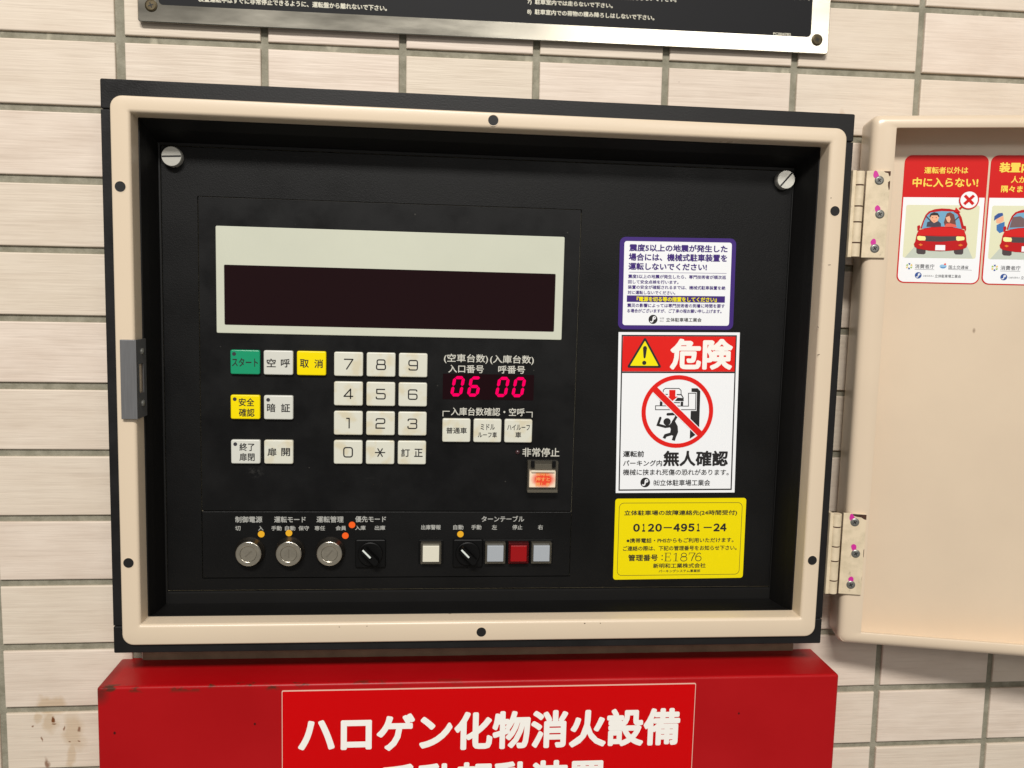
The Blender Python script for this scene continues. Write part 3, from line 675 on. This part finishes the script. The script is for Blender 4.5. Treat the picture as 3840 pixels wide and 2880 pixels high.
k.stroke([(186.3, -20.2), (188.6, -20.2)], .7, 6.36); k.stroke([(195.7, -20.2), (199.4, -20.3), (201.3, -23.2)], .8, 6.36)
k.poly([(182.2, -25.2), (182.4, -23.2), (184.4, -23.0), (186.0, -25.2)], 6.36); k.poly([(194.4, -25.3), (196.5, -22.6), (201.3, -23.0), (201.6, -25.3)], 6.36)
k.slab(182.5, 184.6, -29.0, -25.7, 6.34, 6.37, .5); k.slab(199.2, 201.2, -29.0, -25.7, 6.34, 6.37, .5); k.stroke([(185.2, -26.6), (198.6, -26.6)], .7, 6.36)
k.build('car_symbol', M_ink, S2)
MB().poly([(189.52, -16.67), (189.76, -21.86), (187.91, -21.88), (192.3, -25.46), (196.61, -21.76), (194.61, -21.79), (194.52, -16.59)], 6.40).build('down_arrow', M_dred, S2)
k = MB(); k.poly(circ(188.9, -41.8, 2.9), 6.40)
k.stroke([(189.2, -35.9), (195.6, -35.5), (196.4, -37.4), (193.6, -42.2)], 2.1, 6.36, False, True)
k.stroke([(183.4, -38.9), (181.7, -44.3), (187.7, -45.8), (192.0, -45.2)], 2.0, 6.37, False, True)
k.poly([(190.6, -44.6), (193.4, -41.5), (195.2, -41.2), (197.6, -45.2), (198.2, -49.9), (197.1, -53.0), (193.6, -52.8), (191.8, -50.2), (192.2, -47.6)], 6.385)
k.stroke([(194.0, -51.0), (188.2, -52.7), (187.0, -55.0)], 2.4, 6.395); k.stroke([(196.0, -51.8), (195.2, -54.4), (194.6, -56.6)], 2.6, 6.405)
k.build('person_symbol', M_ink, S2)
for s, u, v, w, h, a, of in (('運転前', 163.2, -67.7, 16.8, 5.0, .3, .026), ('パーキング内', 170.8, -75.0, 31.3, 4.9, .4, .02), ('無人確認', 213.5, -70.9, 52.6, 12.6, .4, .035), ('機械に挟まれ死傷の恐れがあります。', 198.1, -82.1, 85.6, 5.0, .3, .016), ('㈳立体駐車場工業会', 203.2, -90.5, 46, 5.0, .3, .016)): L(S2, s, u, v, w, h, 6.32, M_ink, a, of)
logo(S2, 173.5, -90.4, 3.9, 6.32)

S3 = empty('contact_sticker', CAB, 'bright yellow contact sticker with black lettering and phone number, under the danger sticker', 'sticker', 'stickers on the control panel')
A = .53
rotslab(MB(), 203.66, -136.04, 106.5, 65.8, 2.2, 6.0, 6.25, A).build('backing', M_yel, S3)
q = MB(); bo = rot2(rr(153.5, 253.9, -165.9, -106.6, 3.8, 5), .37, (203.7, -136.2)); bi = rot2(rr(153.85, 253.55, -165.55, -106.95, 3.5, 5), .37, (203.7, -136.2)); q.loft([(bo, 6.30), (bi, 6.30)], False).build('border_line', M_ink, S3)
for s, u, v, w, h, of in (('立体駐車場の故障連絡先(24時間受付)', 203.6, -115.1, 92, 4.8, .024), ('※携帯電話・PHSからもご利用いただけます。', 204.1, -137.3, 87.6, 4.0, .022), ('ご連絡の際は、下記の管理番号をお知らせ下さい。', 204.3, -143.7, 93.1, 4.0, .022), ('管理番号', 174.3, -151.5, 24.1, 5.5, .026), (':', 189.9, -151.5, 1.1, 4.2, .0), ('新明和工業株式会社', 204.4, -158.1, 43.2, 4.0, .022), ('パーキングシステム事業部', 204.6, -162.5, 34.1, 2.4, .018)): L(S3, s, u, v, w, h, 6.31, M_ink, .3, of)
k = MB()                                                # the telephone number in a wide gothic face
for ch, px, pw in (('０', 438, 102), ('１', 548, 46), ('２', 660, 98), ('０', 775, 102), ('', 915, 128), ('４', 1052, 102), ('９', 1165, 98), ('５', 1277, 98), ('１', 1385, 46), ('', 1530, 128), ('２', 1668, 98), ('４', 1772, 102)):
    u_ = 203.4 + (px - 1104) * .0531; v_ = -126.9 + (u_ - 203.4) * .004
    if ch: k.text(ch, u_, v_, pw * .0531, 6.5, .3, 6.31, .045)
    else: k.stroke([(u_ - pw * .0265, v_), (u_ + pw * .0265, v_)], .95, 6.31)
k.build('lettering', M_ink, S3)
k = MB(); T = .55; y0, y1 = -154.3, -147.7; d = 6.31     # the registration number is stamped in a thin seriffed face
def ell(cx, cy, a, b, t0, t1, n=18): return [(cx + a * math.cos(R(t0 + (t1 - t0) * i / n)), cy + b * math.sin(R(t0 + (t1 - t0) * i / n))) for i in range(n + 1)]
x = 191.6
k.stroke([(x + 1.3, y0), (x + 1.3, y1)], .75, d); k.stroke([(x, y1), (x + 5.0, y1), (x + 5.1, y1 - 1.7)], .32, d + .02); k.stroke([(x, y0), (x + 5.2, y0), (x + 5.5, y0 + 1.8)], .32, d + .02); k.stroke([(x + 1.3, y0 + 3.4), (x + 4, y0 + 3.4)], .32, d + .02); k.stroke([(x + 4, y0 + 2.4), (x + 4, y0 + 4.4)], .3, d + .04)
x = 199.2; k.stroke([(x, y1 - 1.3), (x + 2, y1)], .32, d); k.stroke([(x + 2, y1), (x + 2, y0)], .75, d + .02); k.stroke([(x, y0), (x + 4, y0)], .32, d + .04)
x = 207.6; k.stroke(ell(x, y1 - 1.7, 2.1, 1.6, 0, 340), T, d, True); k.stroke(ell(x, y0 + 1.8, 2.6, 1.9, 0, 340), T, d + .02, True)
x = 211.8; k.stroke([(x, y1 - 1.7), (x + .1, y1), (x + 5.1, y1)], .42, d); k.stroke([(x + 5.0, y1), (x + 3.0, y0 + 3), (x + 2.2, y0)], .7, d + .02)
x = 219.6; k.stroke(ell(x, y0 + 2.0, 2.3, 2.0, 0, 340), T, d, True); k.stroke([(x - 2.3, y0 + 2.2), (x - 2.1, y0 + 4.2), (x - .8, y1 - .6), (x + .7, y1), (x + 1.9, y1 - .9)], T, d + .02)
k.build('lettering', M_ink, S3)

# small round stickers on the switch plate
for u, v, m, lab in ((-122.9, -131.9, M_doty, 'amber dot sticker above the leftmost key switch'), (-102.2, -131.1, M_doty, 'amber dot sticker above the middle key switch'), (-54.7, -124.7, M_doto, 'upper orange dot sticker, beside the small caption over the left knob'),
                     (-59.7, -133.2, M_doto, 'lower orange dot sticker, right above the rightmost key switch'), (28.6, -132.1, M_doty, 'amber dot sticker above the knob right of the ivory lamp button')):
    o = MB().cyl(0, 0, [(2.55, 6.0), (2.5, 6.3)], 24).build('round_sticker', m); o.matrix_world = CAB @ Matrix.Translation(P3(u, v, 0)); tag(o, lab, 'dot sticker', 'dot stickers on the switch plate')

# ------------------------------------------------------------------ stickers inside the door
C1 = dict(wall=flat('clip_wall', (226, 226, 192)), floor=flat('clip_floor', (196, 204, 190)), red=mat('clip_red', (188, 22, 26), .45, spec=.2), redl=mat('clip_red_light', (212, 32, 30), .45, spec=.2), glass=flat('clip_glass', (112, 168, 200)), dark=flat('clip_dark', (70, 58, 60)), lamp=flat('clip_lamp', (246, 242, 160)),
          org=flat('clip_orange', (232, 120, 28)), skin=flat('clip_skin', (240, 178, 140)), hair=flat('clip_hair', (34, 26, 26)), brown=flat('clip_brown', (116, 62, 50)), coat=flat('clip_coat', (64, 58, 74)), coral=flat('clip_coral', (230, 96, 78)), blue=flat('clip_blue', (52, 112, 176)), navy=flat('clip_navy', (40, 78, 150)),
          band=mat('door_sticker_red', (208, 26, 24), .45, spec=.2), yel=flat('door_sticker_yellow', (248, 216, 78)), grey=flat('clip_grey_text', (96, 96, 100)), green=flat('clip_green', (150, 190, 70)), gold=flat('clip_gold', (232, 196, 70)), sky=flat('clip_sky', (150, 196, 230)), seat=flat('clip_seat', (112, 88, 90)))
CAR = dict(floor=[(-25.0, -29.0), (-17.4, -19.1), (19.4, -19.7), (23.9, -28.6)],
  roof=[(-15.2, -6.8), (-14.0, -1.7), (-12.2, 3.5), (-10.0, 6.2), (-5.8, 7.9), (-1.0, 8.5), (4.5, 8.3), (8.9, 7.3), (11.7, 5.5), (13.8, 1.9), (16.5, -6.7)],
  glass=[(-14.2, -6.9), (-12.8, -1.0), (-11.0, 3.2), (-8.5, 5.4), (-0.9, 6.5), (7.5, 6.2), (10.8, 3.9), (12.6, -0.7), (14.4, -6.7), (7.4, -5.3), (0.0, -5.0), (-7.3, -5.5)],
  body=[(-19.1, -18.4), (-18.2, -16.5), (-17.6, -11.3), (-16.3, -7.8), (-7.9, -5.7), (0.0, -5.2), (8.6, -5.6), (16.0, -7.3), (17.8, -11.5), (18.5, -15.9), (19.4, -18.1), (18.8, -20.4), (16.5, -21.8), (7.5, -23.1), (0.8, -23.6), (-7.8, -23.3), (-16.5, -21.9), (-18.5, -20.4)],
  hood=[(-17.2, -11.6), (-16.0, -8.1), (-7.9, -6.2), (0.0, -5.7), (8.6, -6.1), (15.6, -7.6), (17.4, -11.8), (0, -11.9)],
  mirl=[(-17.6, -4.9), (-16.0, -4.1), (-15.2, -5.5), (-16.0, -8.4), (-17.2, -8.4)], mirr=[(15.7, -4.2), (17.3, -4.5), (17.7, -7.3), (16.9, -8.9)],
  hll=[(-17.1, -12.9), (-16.0, -12.3), (-11.4, -12.7), (-10.8, -14.1), (-11.2, -15.7), (-15.4, -15.8), (-16.9, -14.9)], hlr=[(10.8, -12.8), (11.5, -12.3), (16.1, -12.4), (17.0, -13.4), (16.7, -15.0), (12.4, -15.7), (11.1, -15.1)],
  grill=[(-11.4, -12.2), (0, -12.5), (11.5, -12.2), (11.3, -15.4), (0.3, -16.5), (-10.9, -16.3)], plate=[(-3.5, -19.0), (3.5, -19.0), (3.7, -23.0), (-3.5, -23.0)],
  fogl=[(-15.8, -18.9), (-14.4, -18.0), (-12.6, -19.0), (-14.2, -20.0)], fogr=[(12.6, -18.9), (14.4, -17.9), (16.2, -18.8), (14.4, -19.8)],
  tl=[(-17.0, -21.6), (-10.2, -22.7), (-10.1, -25.4), (-11.3, -26.2), (-15.6, -26.0), (-16.8, -24.9)], tr=[(10.0, -22.8), (16.8, -21.6), (16.9, -25.0), (15.9, -25.9), (11.6, -25.9), (10.3, -24.7)])
def door_sticker(su, label, first):
    M = CAB @ DOORM @ Matrix.Translation(P3(su, 119.13, -26))
    S = empty('door_sticker', M, label, 'sticker', 'stickers inside the door')
    MB().slab(-29.9, 29.9, -48.1, 48.1, 0.02, .25, 5.5, n=6).build('backing', C1['band'], S)
    wf = rr(-29.0, 29.0, -47.3, 16.7, 4.8, 6); wf = [(x, y) for x, y in wf if y < 10] ; wf = sorted(wf, key=lambda p: 0) 
    low = [(-29.0, 16.7)] + [p for p in rr(-29.0, 29.0, -47.3, 60, 4.8, 6) if p[1] < 0 and p[0] < 0] + [p for p in rr(-29.0, 29.0, -47.3, 60, 4.8, 6) if p[1] < 0 and p[0] >= 0] + [(29.0, 16.7)]
    MB().poly(low, .30).build('white_field', M_paper, S)
    k = MB(); k.slab(-26.5, 26.0, -28.9, 11.0, .30, .33, 1.5, m=C1['wall']); k.poly(CAR['floor'], .36, C1['floor']); k.build('picture_ground', None, S)
    k = MB(); z = .38
    for n, m in (('tl', 'dark'), ('tr', 'dark'), ('roof', 'red'), ('mirl', 'red'), ('mirr', 'red'), ('glass', 'glass')): z += .02; k.poly(CAR[n], z, C1[m])
    if first:
        for n, m, p in (('', 'coat', [(-11.0, -5.4), (-10.6, -1.9), (-7.6, -0.8), (-3.0, -0.8), (-0.7, -2.8), (-0.4, -5.5)]), ('', 'skin', [(-9.0, 1.6), (-8.5, 3.2), (-3.0, 3.3), (-2.4, 1.7), (-3.3, -1.2), (-5.7, -2.5), (-7.9, -0.9)]), ('', 'hair', [(-9.4, 2.2), (-8.6, 4.5), (-6.2, 5.6), (-3.4, 4.9), (-2.0, 2.3), (-2.9, 2.0), (-3.6, 3.3), (-7.9, 3.2), (-8.7, 1.6)]),
                        ('', 'brown', [(2.2, 2.4), (3.0, 4.9), (5.3, 5.7), (8.2, 4.0), (9.5, -0.7), (10.4, -5.2), (2.5, -5.3), (1.3, -2.1)]), ('', 'skin', [(2.3, 1.7), (4.9, 3.0), (6.0, 0.5), (5.3, -2.1), (3.7, -1.4)]), ('', 'coral', [(1.9, -5.3), (2.9, -2.9), (5.9, -2.6), (9.6, -3.5), (11.0, -5.3)])): z += .02; k.poly(p, z, C1[m])
        for cx in (-7.0, -4.4): k.poly(circ(cx, 1.6, .32, 8), z + .02, C1['hair'])
        k.stroke([(-6.5, -.7), (-5.7, -1.1), (-4.9, -.7)], .3, z + .02, m=C1['coral']); k.stroke([(-11.6, 2.4), (-7.6, -1.6)], .8, z + .03, m=C1['dark']); k.stroke([(12.0, 2.6), (8.6, -.8)], .8, z + .03, m=C1['dark'])
    else:
        for p, m in (([(-13.2, -5.3), (-12.6, -2.1), (-11.5, 2.6), (-6.2, 3.3), (-1.8, 0.5), (-.8, -4.5)], 'seat'), ([(2.0, -4.7), (3.0, -1.5), (4.2, 2.6), (9.2, 2.9), (10.8, -1.5), (11.6, -4.9)], 'seat')): z += .02; k.poly(p, z, C1[m])
        for p, m in (([(-22.4, -3.5), (-20.1, -2.2), (-16.9, -.9), (-16.4, -7.9), (-19.8, -9.5), (-22.1, -7.3)], 'blue'), ([(-22.8, -1.6), (-23.0, .9), (-18.1, 3.5), (-17.5, -.3), (-20.1, -2.2), (-22.2, -2.1)], 'skin'), ([(-24.5, -.4), (-24.4, 3.1), (-21.9, 5.3), (-18.9, 5.7), (-18.2, 3.8), (-20.4, 2.5), (-23.0, .9)], 'navy')): k.poly(p, .345 if m == 'blue' else .352 if m == 'skin' else .358, C1[m])
    for n, m in (('body', 'red'), ('hood', 'redl'), ('grill', 'dark'), ('hll', 'lamp'), ('hlr', 'lamp'), ('plate', None), ('fogl', 'org'), ('fogr', 'org')): z += .02; k.poly(CAR[n], z, C1[m] if m else M_paper)
    k.build('car_picture', None, S)
    if first:
        k = MB(); k.ring(17.9, 15.0, 6.2, 7.1, .85, 32, C1['band']); k.poly(circ(17.9, 15.0, 6.25, 32), .83, M_paper)
        for i, a in enumerate((45, 135)): k.poly(rot2(rr(17.9 - 4.6, 17.9 + 4.6, 15 - 1.1, 15 + 1.1), a, (17.9, 15.0)), .87 + .02 * i, C1['band'])
        k.poly([(11.2, 8.8), (13.2, 10.6), (14.1, 9.6), (12.2, 7.7)], .84, C1['band']); k.poly([(8.1, 5.6), (9.0, 9.4), (12.6, 5.7)], .86, C1['band']); k.build('cross_mark', None, S)
        L(S, '運転者以外は', .2, 36.9, 31.2, 5.0, .31, C1['yel'], .2, .02); L(S, '中に入らない!', .2, 27.9, 46.8, 7.2, .31, C1['yel'], .2, .028)
    else:
        L(S, '装置内', -23.7, 39.1, None, 7.5, .31, C1['yel'], -.2, .04, True); L(S, '人が', -14.9, 30.4, None, 5.3, .31, C1['yel'], -.2, .02, True); L(S, '隅々まで', -21.3, 23.3, None, 5.0, .31, C1['yel'], -.2, .028, True)
    k = MB()
    for i, m in enumerate(('gold', 'navy', 'green', 'gold', 'navy', 'green')):
        a = 30 + 60 * i; k.poly([(-21.2 + 1.0 * math.cos(R(a - 30)), -35.4 + 1.0 * math.sin(R(a - 30))), (-21.2 + 2.5 * math.cos(R(a - 15)), -35.4 + 2.5 * math.sin(R(a - 15))), (-21.2 + 2.4 * math.cos(R(a + 22)), -35.4 + 2.4 * math.sin(R(a + 22))), (-21.2 + 1.2 * math.cos(R(a + 12)), -35.4 + 1.2 * math.sin(R(a + 12)))], .36, C1[m])
    k.poly([(3.3 + 2.5 * math.cos(R(a)), -35.0 + 1.7 * math.sin(R(a))) for a in range(130, 420, 15)], .36, C1['sky']); k.poly(circ(4.6, -33.4, .8, 10), .38, C1['coral']); k.stroke([(1.5, -35.6), (3.4, -36.2), (5.2, -35.4)], .5, .39, m=C1['blue'])
    k.build('agency_emblem', None, S)
    L(S, '消費者庁', -10.0, -35.3, 14.1, 3.4, .36, C1['grey'], .2, .01); L(S, '国土交通省', 14.4, -35.5, 14.3, 2.8, .36, C1['grey'], .2, .01)
    k = MB(); k.stroke([(-17.1, -37.7), (-3.0, -37.7)], .22, .36); k.stroke([(7.2, -37.3), (24, -37.5)], .22, .36); k.build('rule', C1['grey'], S)
    logo(S, -14.2, -42.2, 2.45, .36, C1['navy']); L(S, '立体駐車場工業会', 7.3, -42.4, 18.8, 2.5, .36, C1['grey'], .2, .01); L(S, '公益社団法人', -6.8, -42.45, 8.2, 1.3, .36, C1['grey'], .2, .0)
door_sticker(61.3, 'red and white sticker of two people in a red car, nearest the door hinges', True)
door_sticker(122.6, 'red and white sticker of a capped worker beside a red car, inside the door', False)

# ------------------------------------------------------------------ red box underneath
rb = empty('extinguisher_start_box', CAB, 'red painted steel box with chipped top edge under the cabinet', 'metal box')
MB().slab(-230.2, 322.7, -520, -232.0, -1.5, 47.2, 2.2, 2.0, 4, steps=4).build('box_body', M_red, rb, 40)
rs = empty('red_sign', CAB, 'glossy red sign with large white lettering on the front of the red box', 'sign')
MB().slab(-100.6, 208.7, -420, -236.7, 47.2, 48.0, .8).build('sign_edge', mat('sign_pale_edge', (232, 196, 176), .4), rs)
MB().slab(-100.1, 208.2, -419.4, -237.3, 48.0, 48.12, .8).build('sign_face', M_sign, rs)
L(rs, 'ハロゲン化物消火設備', 54.3, -270.5, 286.6, 30.0, 48.2, M_signw, -.1, .036)
L(rs, '手動起動装置', 55.6, -310.0, 170.0, 29.5, 48.2, M_signw, -.1, .036)

# ------------------------------------------------------------------ framed notice above
NM = Matrix.Translation((0, 0, 0))
nt = empty('notice_board', NM, 'black notice board in aluminium frame with pale lettering, above the cabinet', 'notice board')
x0, x1, zb, zt = 115.0, 623.6, -38.9, 330
MB().slab(x0 + 6, x1 - 6, zb + 6, zt - 6, -1, 2.2).build('backing', M_gap, nt)
MB().loft([(rr(x0, x1, zb, zt, 2.0), 2.2), (rr(x0, x1, zb, zt, 2.0), 4.6), (rr(x0 + .5, x1 - .5, zb + .5, zt - .5, 1.7), 5.0), (rr(x0 + 14.6, x1 - 14.4, zb + 12.0, zt - 14, 3.0), 5.0), (rr(x0 + 14.8, x1 - 14.6, zb + 12.2, zt - 14.2, 2.8), 4.7)], False).build('frame', M_alu, nt)
MB().slab(x0 + 10, x1 - 10, zb + 9, zt - 10, 2.3, 4.72).build('notice_face', M_plateb, nt)
for u, v in ((124.4, -27.7), (614.2, -28.7)):
    k = MB(); k.cyl(u, v, [(4.4, 5.0), (4.2, 5.5), (3.2, 6.0)], 20, True, M_screwd)
    for i, a in enumerate((20, 110)): k.poly(rot2(rr(u - 1.9, u + 1.9, v - .4, v + .4), a, (u, v)), 6.04 + .03 * i, M_holed)
    k.build('frame_screw', None, nt, 40)
for s, u, v, w, h in (('装置運転中はすぐに非常停止できるように、運転盤から離れないで下さい。', 223.2, -21.4, 132.8, 4.1), ('7)  駐車室内では走らないで下さい。', 423.8, -11.7, 63.8, 4.2), ('8)  駐車室内での荷物の積み降ろしはしないで下さい。', 439.7, -18.8, 95.6, 4.4),
                      ('装置運転をしないで下さい。', 480.0, -4.6, 47.5, 4.1), ('下さい。', 600.0, 1.9, 14, 4.0), ('PC004782', 586.6, -25.6, 14.0, 1.9)): L(nt, s, u, v, w, h, 4.8, M_platet, 0, .03)
